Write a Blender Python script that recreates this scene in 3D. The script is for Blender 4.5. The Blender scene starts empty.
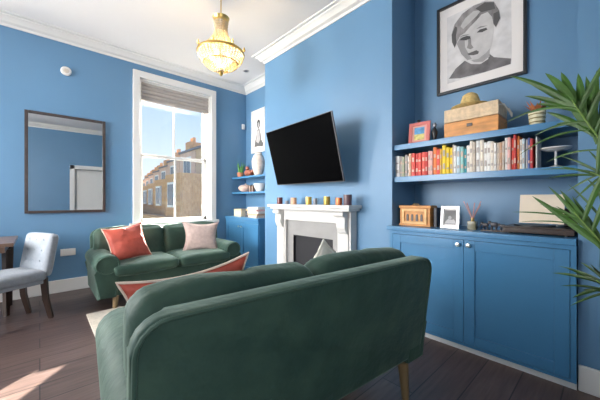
import bpy, bmesh, math, random
from mathutils import Vector, Matrix, noise
random.seed(7)
C = bpy.context.scene.collection
R = math.radians
PI = math.pi

# ------------------------------------------------------------------ camera
cam_d = bpy.data.cameras.new('camera'); cam = bpy.data.objects.new('camera', cam_d); C.objects.link(cam)
cam_d.sensor_width = 36; cam_d.lens = 17.1; cam_d.clip_start = .02
cam.location = (0, 0, 1.15); cam.rotation_euler = (R(90), 0, R(-42.4))
bpy.context.scene.camera = cam
# ------------------------------------------------------------------ exposure, sky, sun, lights
vs = bpy.context.scene.view_settings
vs.view_transform = 'Standard'; vs.look = 'None'; vs.gamma = 1; vs.use_curve_mapping = False; vs.exposure = 0.5
world = bpy.data.worlds.new('sky'); bpy.context.scene.world = world; world.use_nodes = True
nt = world.node_tree; nt.nodes.clear()
wo = nt.nodes.new('ShaderNodeOutputWorld'); bg = nt.nodes.new('ShaderNodeBackground')
tc = nt.nodes.new('ShaderNodeTexCoord'); sx = nt.nodes.new('ShaderNodeSeparateXYZ'); rp = nt.nodes.new('ShaderNodeValToRGB')
nt.links.new(tc.outputs['Generated'], sx.inputs[0]); nt.links.new(sx.outputs['Z'], rp.inputs[0])
rp.color_ramp.elements[0].position = 0.02; rp.color_ramp.elements[0].color = (.80, .84, .90, 1)
rp.color_ramp.elements[1].position = 0.42; rp.color_ramp.elements[1].color = (.27, .47, .86, 1)
e = rp.color_ramp.elements.new(.16); e.color = (.62, .74, .92, 1)
nt.links.new(rp.outputs[0], bg.inputs[0]); nt.links.new(bg.outputs[0], wo.inputs[0]); bg.inputs[1].default_value = 1.0

YB_ = -1.3
def sun(name, travel, strength, angle, col):
    l = bpy.data.lights.new(name, 'SUN'); l.energy = strength; l.angle = R(angle); l.color = col
    o = bpy.data.objects.new(name, l); C.objects.link(o)
    o.rotation_euler = Vector(travel).to_track_quat('-Z', 'Y').to_euler()
def area(name, loc, target, w, h, power, col, spread=180):
    l = bpy.data.lights.new(name, 'AREA'); l.spread = R(spread); l.shape = 'RECTANGLE'; l.size = w; l.size_y = h; l.energy = power; l.color = col
    o = bpy.data.objects.new(name, l); C.objects.link(o); o.location = loc
    o.rotation_euler = (Vector(target) - Vector(loc)).to_track_quat('-Z', 'Y').to_euler()
sun('sun', (-.845, -1, -.53), 60, .6, (1, .93, .82))
area('daylight_main_window', (1.55, 5.55, 3.75), (1.7, 3.0, .9), 2.2, 1.8, 400, (1, .98, .95))
area('daylight_second_window', (-1.7, 4.95, 1.9), (-1.2, 0, 1.2), 1.2, 2.2, 190, (1, .98, .95))
area('daylight_left_window', (-3.35, 3.2, 1.75), (2.5, 3.75, 1.15), 2.0, 2.2, 88, (1, .98, .96), 85)
area('added_front_fill', (-.95, YB_ - .15, 1.7), (.6, 1.2, .6), 1.1, 1.7, 20, (1, .98, .95), 150)  # added fill lamp behind the camera, brightens the near sofa's back

# ------------------------------------------------------------------ materials
MATS = {}
def mat(name, col, rough=.5, metal=0, var=0, scale=8, bump=0, bscale=None, sheen=0, spec=.5, trans=0, emit=None, es=0, col2=None, coat=0, stretch=(1, 1, 1)):
    if name in MATS: return MATS[name]
    m = bpy.data.materials.new(name); m.use_nodes = True; t = m.node_tree; b = t.nodes['Principled BSDF']
    b.inputs['Base Color'].default_value = (*col, 1); b.inputs['Roughness'].default_value = rough; b.inputs['Metallic'].default_value = metal
    b.inputs['Specular IOR Level'].default_value = spec; b.inputs['Transmission Weight'].default_value = trans
    b.inputs['Coat Weight'].default_value = coat
    if sheen:
        b.inputs['Sheen Weight'].default_value = sheen; b.inputs['Sheen Roughness'].default_value = .4
        b.inputs['Sheen Tint'].default_value = (*[min(1, c * 2.5 + .25) for c in col], 1)
    if emit: b.inputs['Emission Color'].default_value = (*emit, 1); b.inputs['Emission Strength'].default_value = es
    if var or bump:
        tx = t.nodes.new('ShaderNodeTexCoord'); mp = t.nodes.new('ShaderNodeMapping'); mp.inputs['Scale'].default_value = stretch
        n = t.nodes.new('ShaderNodeTexNoise'); n.inputs['Scale'].default_value = scale; n.inputs['Detail'].default_value = 4
        t.links.new(tx.outputs['Object'], mp.inputs[0]); t.links.new(mp.outputs[0], n.inputs['Vector'])
        if var:
            r = t.nodes.new('ShaderNodeValToRGB'); r.color_ramp.elements[0].position = .3; r.color_ramp.elements[1].position = .7
            a = col2 if col2 else [max(0, c * (1 - var)) for c in col]; z = col if col2 else [min(1, c * (1 + var)) for c in col]
            r.color_ramp.elements[0].color = (*a, 1); r.color_ramp.elements[1].color = (*z, 1)
            t.links.new(n.outputs['Fac'], r.inputs[0]); t.links.new(r.outputs[0], b.inputs['Base Color'])
        if bump:
            n2 = t.nodes.new('ShaderNodeTexNoise'); n2.inputs['Scale'].default_value = bscale or scale; n2.inputs['Detail'].default_value = 3
            t.links.new(mp.outputs[0], n2.inputs['Vector'])
            bp = t.nodes.new('ShaderNodeBump'); bp.inputs['Strength'].default_value = bump; bp.inputs['Distance'].default_value = .01
            t.links.new(n2.outputs['Fac'], bp.inputs['Height']); t.links.new(bp.outputs[0], b.inputs['Normal'])
    MATS[name] = m; return m
BLUE = mat('blue_wall_paint', (.112, .242, .400), .42, var=.03, scale=2, bump=.05, bscale=60)
CABB = mat('blue_satin_paint', (.060, .205, .385), .28, var=.04, scale=3)
WHITE = mat('white_gloss_paint', (.72, .71, .69), .4)
CEIL = mat('ceiling_paint', (.79, .765, .75), .8, var=.02, scale=1)
MARBLE = mat('white_marble', (.60, .59, .575), .35, var=.06, scale=5)
SLIP = mat('grey_marble', (.30, .295, .29), .4, var=.08, scale=6)
SOOT = mat('black_iron', (.012, .012, .016), .6)
VELVET = mat('green_velvet', (.042, .084, .060), .6, var=.5, scale=5, bump=.9, bscale=11, sheen=.6, spec=.25, col2=(.020, .050, .040))
VELVET2 = mat('green_velvet_piping', (.042, .084, .062), .55, sheen=.7, spec=.3)
REDV = mat('coral_velvet', (.50, .085, .055), .6, var=.2, scale=9, bump=.15, bscale=20, sheen=.5)
CREAMP = mat('cream_piping', (.75, .60, .50), .7)
BLUSH = mat('blush_linen', (.55, .42, .38), .85, var=.1, scale=25, bump=.2, bscale=120)
CREAM = mat('cream_wool', (.70, .67, .60), .9, bump=.4, bscale=90)
RUG = mat('cream_rug_pile', (.62, .56, .48), .95, var=.1, scale=30, bump=.6, bscale=150)
LEGW = mat('oak_leg', (.20, .135, .065), .45, var=.2, scale=12, stretch=(1, 1, .15))
DARKW = mat('dark_walnut', (.045, .028, .022), .35, var=.3, scale=14, stretch=(1, 1, .2))
TABW = mat('walnut_table', (.16, .095, .065), .3, var=.3, scale=10, stretch=(.2, 1, 1))
CHAIRF = mat('grey_chair_fabric', (.23, .255, .29), .8, var=.08, scale=40, bump=.2, bscale=200, sheen=.3)
BRASS = mat('brass', (.75, .52, .20), .28, 1)
NICKEL = mat('brushed_nickel', (.62, .60, .55), .3, 1)
BLACK = mat('black_plastic', (.010, .010, .012), .35)
SCREEN = mat('black_screen', (.0006, .0006, .001), .5, spec=.02)
FRAMEB = mat('black_frame', (.012, .014, .018), .35)
FRAMEW = mat('dark_mirror_frame', (.045, .034, .034), .4, var=.2, scale=20)
PAPER = mat('mount_board', (.74, .70, .68), .8)
GREYP = mat('print_grey', (.43, .40, .40), .8)
MIRROR = mat('mirror_glass', (.93, .94, .95), .01, 1)
BOXW = mat('orange_wood', (.60, .26, .07), .5, var=.25, scale=9, stretch=(1, .3, 3))
BOXL = mat('pale_wicker', (.66, .50, .33), .7, var=.2, scale=30, bump=.3, bscale=80)
STRAW = mat('straw', (.62, .44, .17), .75, var=.25, scale=40, bump=.4, bscale=90)
LEAF = mat('palm_leaf', (.036, .100, .010), .45, var=.45, scale=6)
LEAFD = mat('succulent_leaf', (.10, .28, .07), .5, var=.3, scale=20)
BLINDM = mat('taupe_blind_fabric', (.42, .38, .35), .85, var=.1, scale=60, bump=.2, bscale=100, stretch=(.2, 1, 3))

def glass_mat():
    m = bpy.data.materials.new('window_glass'); m.use_nodes = True; t = m.node_tree; t.nodes.clear()
    o = t.nodes.new('ShaderNodeOutputMaterial'); a = t.nodes.new('ShaderNodeBsdfTransparent'); g = t.nodes.new('ShaderNodeBsdfGlossy'); x = t.nodes.new('ShaderNodeMixShader')
    a.inputs[0].default_value = (.97, .98, .98, 1); g.inputs['Roughness'].default_value = .02; x.inputs[0].default_value = .04
    t.links.new(a.outputs[0], x.inputs[1]); t.links.new(g.outputs[0], x.inputs[2]); t.links.new(x.outputs[0], o.inputs[0]); return m
GLASS = glass_mat()
def floor_mat():
    m = bpy.data.materials.new('dark_floorboards'); m.use_nodes = True; t = m.node_tree; b = t.nodes['Principled BSDF']
    tx = t.nodes.new('ShaderNodeTexCoord'); br = t.nodes.new('ShaderNodeTexBrick'); br.offset = .37; br.inputs['Scale'].default_value = 1
    br.inputs['Brick Width'].default_value = 2.6; br.inputs['Row Height'].default_value = .20; br.inputs['Mortar Size'].default_value = .0035; br.inputs['Bias'].default_value = 0
    br.inputs['Color1'].default_value = (.088, .058, .050, 1); br.inputs['Color2'].default_value = (.122, .082, .070, 1); br.inputs['Mortar'].default_value = (.008, .006, .006, 1)
    mp = t.nodes.new('ShaderNodeMapping'); mp.inputs['Scale'].default_value = (1.2, 14, 1); n = t.nodes.new('ShaderNodeTexNoise'); n.inputs['Scale'].default_value = 3; n.inputs['Detail'].default_value = 6
    t.links.new(tx.outputs['Object'], br.inputs['Vector']); t.links.new(tx.outputs['Object'], mp.inputs[0]); t.links.new(mp.outputs[0], n.inputs['Vector'])
    r = t.nodes.new('ShaderNodeValToRGB'); r.color_ramp.elements[0].position = .3; r.color_ramp.elements[0].color = (.6, .58, .58, 1); r.color_ramp.elements[1].position = .75; r.color_ramp.elements[1].color = (1.25, 1.2, 1.2, 1)
    mx = t.nodes.new('ShaderNodeMix'); mx.data_type = 'RGBA'; mx.blend_type = 'MULTIPLY'; mx.inputs[0].default_value = 1
    t.links.new(n.outputs['Fac'], r.inputs[0]); t.links.new(br.outputs['Color'], mx.inputs[6]); t.links.new(r.outputs[0], mx.inputs[7]); t.links.new(mx.outputs[2], b.inputs['Base Color'])
    b.inputs['Roughness'].default_value = .36
    bp = t.nodes.new('ShaderNodeBump'); bp.inputs['Strength'].default_value = .3; bp.inputs['Distance'].default_value = .004; t.links.new(n.outputs['Fac'], bp.inputs['Height']); t.links.new(bp.outputs[0], b.inputs['Normal'])
    return m
def brick_mat():
    m = bpy.data.materials.new('stock_brick'); m.use_nodes = True; t = m.node_tree; b = t.nodes['Principled BSDF']
    tx = t.nodes.new('ShaderNodeTexCoord'); mp = t.nodes.new('ShaderNodeMapping'); mp.inputs['Rotation'].default_value = (R(90), 0, R(90))
    br = t.nodes.new('ShaderNodeTexBrick'); br.inputs['Scale'].default_value = 3; br.inputs['Color1'].default_value = (.52, .29, .15, 1); br.inputs['Color2'].default_value = (.62, .38, .21, 1); br.inputs['Mortar'].default_value = (.55, .40, .28, 1); br.inputs['Mortar Size'].default_value = .01
    t.links.new(tx.outputs['Object'], mp.inputs[0]); t.links.new(mp.outputs[0], br.inputs['Vector']); t.links.new(br.outputs['Color'], b.inputs['Base Color']); b.inputs['Roughness'].default_value = .9
    return m
FLOORM = floor_mat(); BRICK = brick_mat()

# ------------------------------------------------------------------ mesh helpers
def obj(name, bm, m=None, parent=None, loc=None, rot=None, smooth=True, ang=40):
    me = bpy.data.meshes.new(name)
    bmesh.ops.recalc_face_normals(bm, faces=bm.faces[:]) if bm.faces else None
    bm.to_mesh(me); bm.free()
    if m is not None:
        for q in (m if isinstance(m, (list, tuple)) else [m]): me.materials.append(q)
    o = bpy.data.objects.new(name, me); C.objects.link(o)
    if smooth:
        me.polygons.foreach_set('use_smooth', [True] * len(me.polygons)); me.set_sharp_from_angle(angle=R(ang))
    if smooth and ang <= 40:
        wn = o.modifiers.new('weighted_normal', 'WEIGHTED_NORMAL'); wn.keep_sharp = True
    if parent: o.parent = parent
    if loc is not None: o.location = loc
    if rot is not None: o.rotation_euler = rot
    return o
def tag(o, label=None, cat=None, group=None, kind=None):
    if label: o['label'] = label
    if cat: o['category'] = cat
    if group: o['group'] = group
    if kind: o['kind'] = kind
    return o
def thing(name, label, cat, loc=(0, 0, 0), rz=0, group=None):
    o = bpy.data.objects.new(name, None); C.objects.link(o); o.location = loc; o.rotation_euler = (0, 0, rz); o.empty_display_size = .1
    return tag(o, label, cat, group)
def struct(name, bm, m, **k):
    return tag(obj(name, bm, m, **k), kind='structure')
def box(bm, x0, x1, y0, y1, z0, z1, M=None, mi=0, bev=0):
    t = bmesh.new()
    vs_ = [t.verts.new(v) for v in ((x0, y0, z0), (x1, y0, z0), (x1, y1, z0), (x0, y1, z0), (x0, y0, z1), (x1, y0, z1), (x1, y1, z1), (x0, y1, z1))]
    for f in ((3, 2, 1, 0), (4, 5, 6, 7), (0, 1, 5, 4), (1, 2, 6, 5), (2, 3, 7, 6), (3, 0, 4, 7)): t.faces.new([vs_[i] for i in f])
    if bev: bmesh.ops.bevel(t, geom=t.edges[:], offset=bev, segments=2, affect='EDGES', profile=.5)
    merge(bm, t, M, mi); return bm
def merge(bm, t, M=None, mi=0):
    if M is not None: bmesh.ops.transform(t, matrix=M, verts=t.verts[:])
    mp = {}
    for v in t.verts: mp[v] = bm.verts.new(v.co)
    for f in t.faces:
        try: nf = bm.faces.new([mp[v] for v in f.verts]); nf.material_index = mi
        except ValueError: pass
    t.free()
def B(*a, **k): return box(bmesh.new(), *a, **k)
def lathe(bm, prof, n=24, M=None, mi=0, axis='Z'):
    t = bmesh.new(); rings = []
    for r, z in prof:
        rings.append([t.verts.new((r * math.cos(2 * PI * i / n), r * math.sin(2 * PI * i / n), z)) for i in range(n)] if r > 1e-6 else [t.verts.new((0, 0, z))])
    for a, b in zip(rings, rings[1:]):
        for i in range(n):
            j = (i + 1) % n
            if len(a) == 1 and len(b) == 1: continue
            if len(a) == 1: t.faces.new((a[0], b[i], b[j]))
            elif len(b) == 1: t.faces.new((a[i], a[j], b[0]))
            else: t.faces.new((a[i], a[j], b[j], b[i]))
    merge(bm, t, M, mi); return bm
def tube(bm, pts, r, n=8, M=None, mi=0, caps=True):
    t = bmesh.new(); pts = [Vector(p) for p in pts]; rs = r if isinstance(r, (list, tuple)) else [r] * len(pts); rings = []; up = None
    for i, p in enumerate(pts):
        d = (pts[min(i + 1, len(pts) - 1)] - pts[max(i - 1, 0)]).normalized()
        if up is None: up = Vector((0, 0, 1)) if abs(d.z) < .9 else Vector((1, 0, 0))
        a = d.cross(up).normalized(); b = a.cross(d).normalized(); up = b
        rings.append([t.verts.new(p + (a * math.cos(2 * PI * k / n) + b * math.sin(2 * PI * k / n)) * rs[i]) for k in range(n)])
    for a, b in zip(rings, rings[1:]):
        for i in range(n): t.faces.new((a[i], a[(i + 1) % n], b[(i + 1) % n], b[i]))
    if caps: t.faces.new(rings[0][::-1]); t.faces.new(rings[-1])
    merge(bm, t, M, mi); return bm
def prism(bm, poly, h0, h1, M=None, mi=0, bev=0, seg=3):
    t = bmesh.new(); a = [t.verts.new((x, y, h0)) for x, y in poly]; b = [t.verts.new((x, y, h1)) for x, y in poly]; n = len(poly)
    fa = t.faces.new(a[::-1]); fb = t.faces.new(b)
    for i in range(n): t.faces.new((a[i], a[(i + 1) % n], b[(i + 1) % n], b[i]))
    if bev: bmesh.ops.bevel(t, geom=list(fa.edges) + list(fb.edges), offset=bev, segments=seg, affect='EDGES', profile=.5)
    merge(bm, t, M, mi); return bm
def softbox(sx_, sy_, sz_, r, puff=(0, 0, 0), nz=0, ns=4, n=14, seed=0, M=None, bm=None):
    t = bmesh.new(); bmesh.ops.create_cube(t, size=2); bmesh.ops.subdivide_edges(t, edges=t.edges[:], cuts=n, use_grid_fill=True)
    h = Vector((sx_ / 2, sy_ / 2, sz_ / 2))
    for v in t.verts:
        u = v.co.copy()
        s = Vector([math.copysign(abs(c) ** .8, c) for c in u])
        p = Vector((s.x * h.x, s.y * h.y, s.z * h.z))
        q = Vector([max(-(h[i] - r), min(h[i] - r, p[i])) for i in range(3)]); d = p - q
        if d.length > 1e-9:
            p = q + d.normalized() * r
        for i in range(3):
            o = [j for j in range(3) if j != i]
            p[i] += puff[i] * u[i] * (1 - u[o[0]] ** 2) * (1 - u[o[1]] ** 2)
        if nz:
            w = noise.noise_vector(p * ns + Vector((seed * 7.3, seed * 1.7, 0)))
            p += w * nz
        v.co = p
    if bm is None: bm = bmesh.new()
    merge(bm, t, M); return bm
def pillow(w, h, t_, seed=0, pinch=.11, nz=.012):
    t = bmesh.new(); N = 22; g = {}
    for s in (1, -1):
        for i in range(N + 1):
            for j in range(N + 1):
                u, v = -1 + 2 * i / N, -1 + 2 * j / N
                edge = i in (0, N) or j in (0, N)
                if s == -1 and edge: g[s, i, j] = g[1, i, j]; continue
                x = u * w / 2 * (1 - pinch * (1 - v * v)); z = v * h / 2 * (1 - pinch * (1 - u * u))
                th = t_ / 2 * (max(0, (1 - u ** 2) * (1 - v ** 2))) ** .42
                k = noise.noise(Vector((u * 2 + seed, v * 2, s * 3))) * nz + noise.noise(Vector((u * 5 + seed, v * 5, s))) * nz * .5
                g[s, i, j] = t.verts.new((x, s * th + (0 if edge else k), z))
    for s in (1, -1):
        for i in range(N):
            for j in range(N):
                f = [g[s, i, j], g[s, i + 1, j], g[s, i + 1, j + 1], g[s, i, j + 1]]
                t.faces.new(f if s == 1 else f[::-1])
    bord = [(i, 0) for i in range(N)] + [(N, j) for j in range(N)] + [(i, N) for i in range(N, 0, -1)] + [(0, j) for j in range(N, 0, -1)]
    pts = [g[1, i, j].co.copy() for i, j in bord]; pts.append(pts[0].copy())
    return t, pts
def T(x, y, z): return Matrix.Translation((x, y, z))
def RX(a): return Matrix.Rotation(a, 4, 'X')
def RY(a): return Matrix.Rotation(a, 4, 'Y')
def RZ(a): return Matrix.Rotation(a, 4, 'Z')
XZ = Matrix(((1, 0, 0, 0), (0, 0, -1, 0), (0, 1, 0, 0), (0, 0, 0, 1)))      # local (x,y,h) -> (x,-h,y)
YZX = Matrix(((0, 0, 1, 0), (1, 0, 0, 0), (0, 1, 0, 0), (0, 0, 0, 1)))      # local (a,b,h) -> (h,a,b)
def copy_tree(o, parent=None):
    c = o.copy(); C.objects.link(c)
    if parent: c.parent = parent
    for ch in list(o.children): copy_tree(ch, c)
    return c

# ------------------------------------------------------------------ room shell
ZC = 3.24; YW = 4.65; XB = 2.42; XA = 2.87; XL = -3.2; YB = -1.3
A0, A1, L0 = .14, 1.38, 3.405          # right alcove from A0 to A1, chimney breast A1..L0, left alcove L0..YW
struct('floor', B(XL - .2, XA + .3, YB - .2, YW + .3, -.12, 0), FLOORM, smooth=False)
struct('ceiling', B(XL - .2, XA + .3, YB - .2, YW + .3, ZC, ZC + .15), CEIL, smooth=False)
# chimney wall with the two alcoves
struct('wall_right', prism(bmesh.new(), [(XB, YB), (XB, A0), (XA, A0), (XA, A1), (XB, A1), (XB, L0), (XA, L0), (XA, YW), (XA + .25, YW), (XA + .25, YB)], 0, ZC), BLUE, smooth=False)
def wall_holes(axis, c0, c1, a0, a1, holes):
    bm = bmesh.new(); holes = sorted(holes); cur = a0
    def bb(p, q, z0, z1):
        if axis == 'Y': box(bm, p, q, c0, c1, z0, z1)
        else: box(bm, c0, c1, p, q, z0, z1)
    for (p, q, z0, z1) in holes:
        bb(cur, p, 0, ZC); bb(p, q, 0, z0); bb(p, q, z1, ZC); cur = q
    bb(cur, a1, 0, ZC); return bm
WX0, WX1, WZ0, WZ1 = 1.075, 2.165, .80, 2.93
struct('wall_back', wall_holes('Y', YW, YW + .3, XL - .2, XA + .25, [(-2.3, -1.2, .8, 2.93), (WX0, WX1, WZ0, WZ1)]), BLUE, smooth=False)
struct('wall_left', wall_holes('X', XL - .2, XL, YB, YW, [(2.2, 4.2, .7, 2.9)]), BLUE, smooth=False)
struct('wall_front', wall_holes('Y', YB - .2, YB, XL - .2, XA + .25, [(-1.55, -.35, .8, 2.6), (.75, 1.65, 0, 2.05)]), BLUE, smooth=False)  # raised opening is added for the fill lamp, the other is the doorway
# cornice: swept profile along the wall line
def cornice_run(bm, pts, closed=True):
    prof = [(0, 3.125), (.012, 3.125), (.018, 3.15), (.05, 3.165), (.075, 3.20), (.10, 3.215), (.10, 3.228), (.135, 3.230), (.14, 3.24), (0, 3.24)]
    n = len(pts); rings = []
    for i in range(n):
        p = Vector(pts[i]); a = (p - Vector(pts[i - 1])).normalized(); b = (Vector(pts[(i + 1) % n]) - p).normalized()
        if not closed and i == 0: a = b
        if not closed and i == n - 1: b = a
        na, nb = Vector((-a.y, a.x)), Vector((-b.y, b.x)); m = (na + nb); m = m / (1 + na.dot(nb))
        rings.append([bm.verts.new((p.x + m.x * d, p.y + m.y * d, z)) for d, z in prof])
    for i in range(n if closed else n - 1):
        r, s = rings[i], rings[(i + 1) % n]
        for k in range(len(prof)):
            l = (k + 1) % len(prof); bm.faces.new((r[k], r[l], s[l], s[k]))
bm = bmesh.new()
cornice_run(bm, [(XB, A1), (XB, L0), (XA, L0), (XA, YW), (XL, YW), (XL, YB), (XB, YB), (XB, A0)], False)
struct('trim_1', bm, WHITE, ang=25)
def skirting(name, x0, x1, y0, y1, h=.155):
    bm = box(bmesh.new(), x0, x1, y0, y1, 0, h, bev=.006); struct(name, bm, WHITE)
skirting('baseboard_back', XL + .03, 2.43, YW - .024, YW)
skirting('baseboard_right', XB - .022, XB, YB + .025, A0 - .002)
bm = bmesh.new(); box(bm, XB - .022, XB, A1 + .03, 1.75, 0, .155); box(bm, XB - .022, XB, 3.02, L0, 0, .155)
struct('baseboard_breast', bm, WHITE)
skirting('baseboard_left', XL, XL + .024, YB, YW)
bm = bmesh.new(); box(bm, XL + .03, .62, YB, YB + .024, 0, .155); box(bm, 1.78, XB - .03, YB, YB + .024, 0, .155)
struct('baseboard_front', bm, WHITE)
# doorway behind the camera (seen in the mirror)
bm = bmesh.new()
for a, b in ((.64, .75), (1.65, 1.76)): box(bm, a, b, YB - .2, YB + .03, 0, 2.16, bev=.005)
box(bm, .64, 1.76, YB - .2, YB + .03, 2.05, 2.16, bev=.005)
d = struct('door_1', bm, WHITE)
bm = bmesh.new(); box(bm, .755, 1.645, YB - .17, YB - .13, .005, 2.045)
for zz in ((.2, .95), (1.15, 1.9)):
    for xx in ((.85, 1.15), (1.25, 1.55)): box(bm, xx[0], xx[1], YB - .13, YB - .12, zz[0], zz[1], bev=.004)
obj('door_panel', bm, WHITE, d)

# sash window
def sash_window(name, x0, x1, z0, z1):
    ow = .09
    bm = bmesh.new()          # architrave + linings + sill
    for a, b in ((x0 - ow, x0), (x1, x1 + ow)): box(bm, a, b, YW - .035, YW, z0 - .02, z1 + ow, bev=.006)
    box(bm, x0 - ow, x1 + ow, YW - .036, YW, z1, z1 + ow + .01, bev=.006)
    for a, b in ((x0, x0 + .022), (x1 - .022, x1)): box(bm, a, b, YW, YW + .3, z0, z1)
    box(bm, x0, x1, YW, YW + .3, z1 - .02, z1); box(bm, x0 - .13, x1 + .13, YW - .07, YW + .3, z0 - .03, z0 + .015, bev=.005)
    w = struct(name, bm, WHITE)
    zm = (z0 + z1) / 2 - .04; xm = (x0 + x1) / 2
    def sash(za, zb, y):
        t = bmesh.new(); a, b = x0 + .022, x1 - .022
        box(t, a, a + .045, y, y + .04, za, zb); box(t, b - .045, b, y, y + .04, za, zb)
        box(t, a, b, y, y + .04, za, za + .05); box(t, a, b, y, y + .04, zb - .04, zb)
        box(t, xm - .011, xm + .011, y + .005, y + .035, za, zb)
        s = obj('sash', t, WHITE, w); obj('pane', B(a + .02, b - .02, y + .018, y + .022, za + .02, zb - .02), GLASS, s)
    sash(zm - .02, z1 - .02, YW + .16); sash(z0 + .015, zm + .02, YW + .11)
    return w
sash_window('window_1', WX0, WX1, WZ0, WZ1)
sash_window('window_2', -2.3, -1.2, .8, 2.93)
bm = bmesh.new()
for y in (2.2, 2.82, 3.5, 4.13): box(bm, XL - .15, XL - .08, y, y + .07, .7, 2.9)
box(bm, XL - .15, XL - .08, 2.2, 4.2, .7, .78); box(bm, XL - .15, XL - .08, 2.2, 4.2, 2.82, 2.9); box(bm, XL - .2, XL + .05, 2.15, 4.25, .67, .7)
struct('window_3', bm, WHITE)
bm = bmesh.new()
for x in (-1.55, -.985, -.42): box(bm, x, x + .07, YB - .14, YB - .08, .8, 2.6)
for z in (.8, 1.65, 2.54): box(bm, -1.55, -.35, YB - .14, YB - .08, z, z + .06)
box(bm, -1.62, -.28, YB - .2, YB + .05, .77, .8)
struct('added_fill_window', bm, WHITE)  # made-up window, unseen, added so the front fill lamp shines through it
# roman blind
bl = thing('roman_blind', 'taupe roman blind pulled up into folds at the top of the sash window', 'blind', (1.62, YW + .02, 2.90))
bm = bmesh.new(); 
for i in range(5):
    z = -.03 - i * .055
    tube(bm, [(-.515, .02 + .012 * (i % 2), z), (0, .02 + .012 * (i % 2), z - .004), (.515, .02 + .012 * (i % 2), z)], .028, 10, M=Matrix.Diagonal((1, .7, 1, 1)))
box(bm, -.515, .515, .015, .03, -.27, -.0)
obj('fabric', bm, BLINDM, bl); obj('headrail', B(-.52, .52, 0, .045, -.03, .008), WHITE, bl)

# ------------------------------------------------------------------ outside: row of brick houses
def house(i, y, top):
    h = thing('terraced_house', ['nearest brick house of the terrace seen through the window', 'second nearest brick house of the terrace outside the window', 'third brick house from the near end of the terrace outside', 'fourth brick house from the near end of the terrace outside', 'fifth brick house from the near end of the terrace outside', 'sixth brick house from the near end, almost lost at the far left of the glass', 'farthest brick house of the terrace outside the window'][i], 'house', (6.3 + i * .75, y, -3), 0, 'terraced houses outside the window')
    t = top + 3
    bm = bmesh.new(); box(bm, 0, 7, 0, 4.5, 0, t)
    box(bm, -1.6, 0, 0, 2.1, 0, t - 1.5)
    obj('walls', bm, BRICK, h, smooth=False)
    obj('render', B(-.04, 0, 2.15, 4.45, t - 1.9, t + .1), mat('pink_render', (.62, .44, .36), .8, var=.1, scale=3), h, smooth=False)
    obj('roof', prism(bmesh.new(), [(-.1, t), (7, t), (7, t + .1), (3, t + .5), (-.1, t + .12)], 0, 4.5, M=XZ @ T(0, 0, -4.5)), mat('slate', (.16, .16, .19), .6), h, smooth=False)
    bm = bmesh.new(); box(bm, .3, 1.0, 3.8, 4.45, t, t + .75)
    for k in range(2): lathe(bm, [(.1, 0), (.1, .3), (0, .3)], 10, T(.65, 3.97 + k * .33, t + .75))
    obj('chimney', bm, BRICK, h, smooth=False)
    for (ya, za) in ((2.7, t - 1.45), (2.7, t - 3.3), (2.7, t - 5)):
        w = obj('window', B(-.07, .02, ya, ya + 1.1, za, za + 1.15), WHITE, h, smooth=False)
        obj('pane', box(B(-.08, -.06, ya + .1, ya + .52, za + .1, za + 1.05), -.08, -.06, ya + .58, ya + 1.0, za + .1, za + 1.05), mat('dark_glass', (.08, .10, .13), .1), w, smooth=False)
    w = obj('window', B(-1.69, -1.6, .6, 1.5, t - 3.1, t - 1.9), WHITE, h, smooth=False)
    obj('pane', B(-1.70, -1.68, .68, 1.42, t - 3.0, t - 2.0), mat('dark_glass', (.08, .10, .13), .1), w, smooth=False)
for i in range(7): house(i, 13.2 + 4.6 * i, 3.9)
struct('ground_outside', B(-30, 60, 5.2, 80, -3.2, -3.0), mat('garden_ground', (.16, .17, .10), .9, var=.3, scale=.5), smooth=False)
gw = obj('garden_wall', B(4.4, 4.65, 8.5, 46, -3, .35), BRICK, smooth=False); tag(gw, 'low brown brick garden wall running in front of the terrace outside', 'wall')

# ------------------------------------------------------------------ fitted furniture, right alcove
def panel_door(w, h, m):
    """shaker door, local: x along width from 0..w, z 0..h, front face at y=0 facing -y, thickness .022"""
    bm = bmesh.new(); f = .072
    box(bm, 0, f, 0, .022, 0, h, bev=.002); box(bm, w - f, w, 0, .022, 0, h, bev=.002)
    box(bm, f, w - f, 0, .022, 0, f, bev=.002); box(bm, f, w - f, 0, .022, h - f, h, bev=.002)
    box(bm, f - .005, w - f + .005, .010, .018, f - .005, h - f + .005)
    return bm
def knob_bm():
    return lathe(bmesh.new(), [(0, -.030), (.014, -.028), (.017, -.020), (.014, -.013), (.006, -.010), (.006, 0), (.010, .001)], 16, RX(R(-90)) @ Matrix.Diagonal((1, 1, 1, 1)))
# local frame: rz = -90deg => local x -> world -Y, local y -> world +X ; origin at left-front-bottom seen from the room
cb = thing('alcove_cabinet', 'wide blue two door cupboard filling the alcove beside the chimney breast', 'cabinet', (2.375, A1 + .0, 0), R(-90))
Wc = A1 - A0 - .004; 
bm = bmesh.new(); box(bm, .002, Wc, .025, .49, .045, .875); box(bm, .002, .030, 0.0, .03, .045, .875); box(bm, Wc - .026, Wc, 0.0, .03, .045, .875)
box(bm, .03, Wc - .026, 0.0, .03, .848, .875); box(bm, .03, Wc - .026, 0.0, .03, .045, .062)
obj('body', bm, CABB, cb)
dw = (Wc - .056 - .009) / 2
for k in range(2):
    x0 = .033 + k * (dw + .003)
    dd = obj('door', panel_door(dw, .780, CABB), CABB, cb, (x0, 0, .065))
    obj('knob', knob_bm(), NICKEL, dd, (dw - .035 if k == 0 else .035, 0, .745))
obj('plinth', B(.0, Wc, .02, .045, 0, .045), WHITE, cb)
obj('countertop', B(-.022, Wc + .0, -.015, .49, .877, .915, bev=.004), CABB, cb)
cb['label'] = 'wide blue two door cupboard filling the alcove beside the chimney breast'
def shelf(y0, y1, x0, x1, z0, z1, label):
    o = obj('alcove_shelf', B(x0, x1, y0, y1, z0, z1, bev=.003), CABB); tag(o, label, 'shelf'); return o
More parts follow.
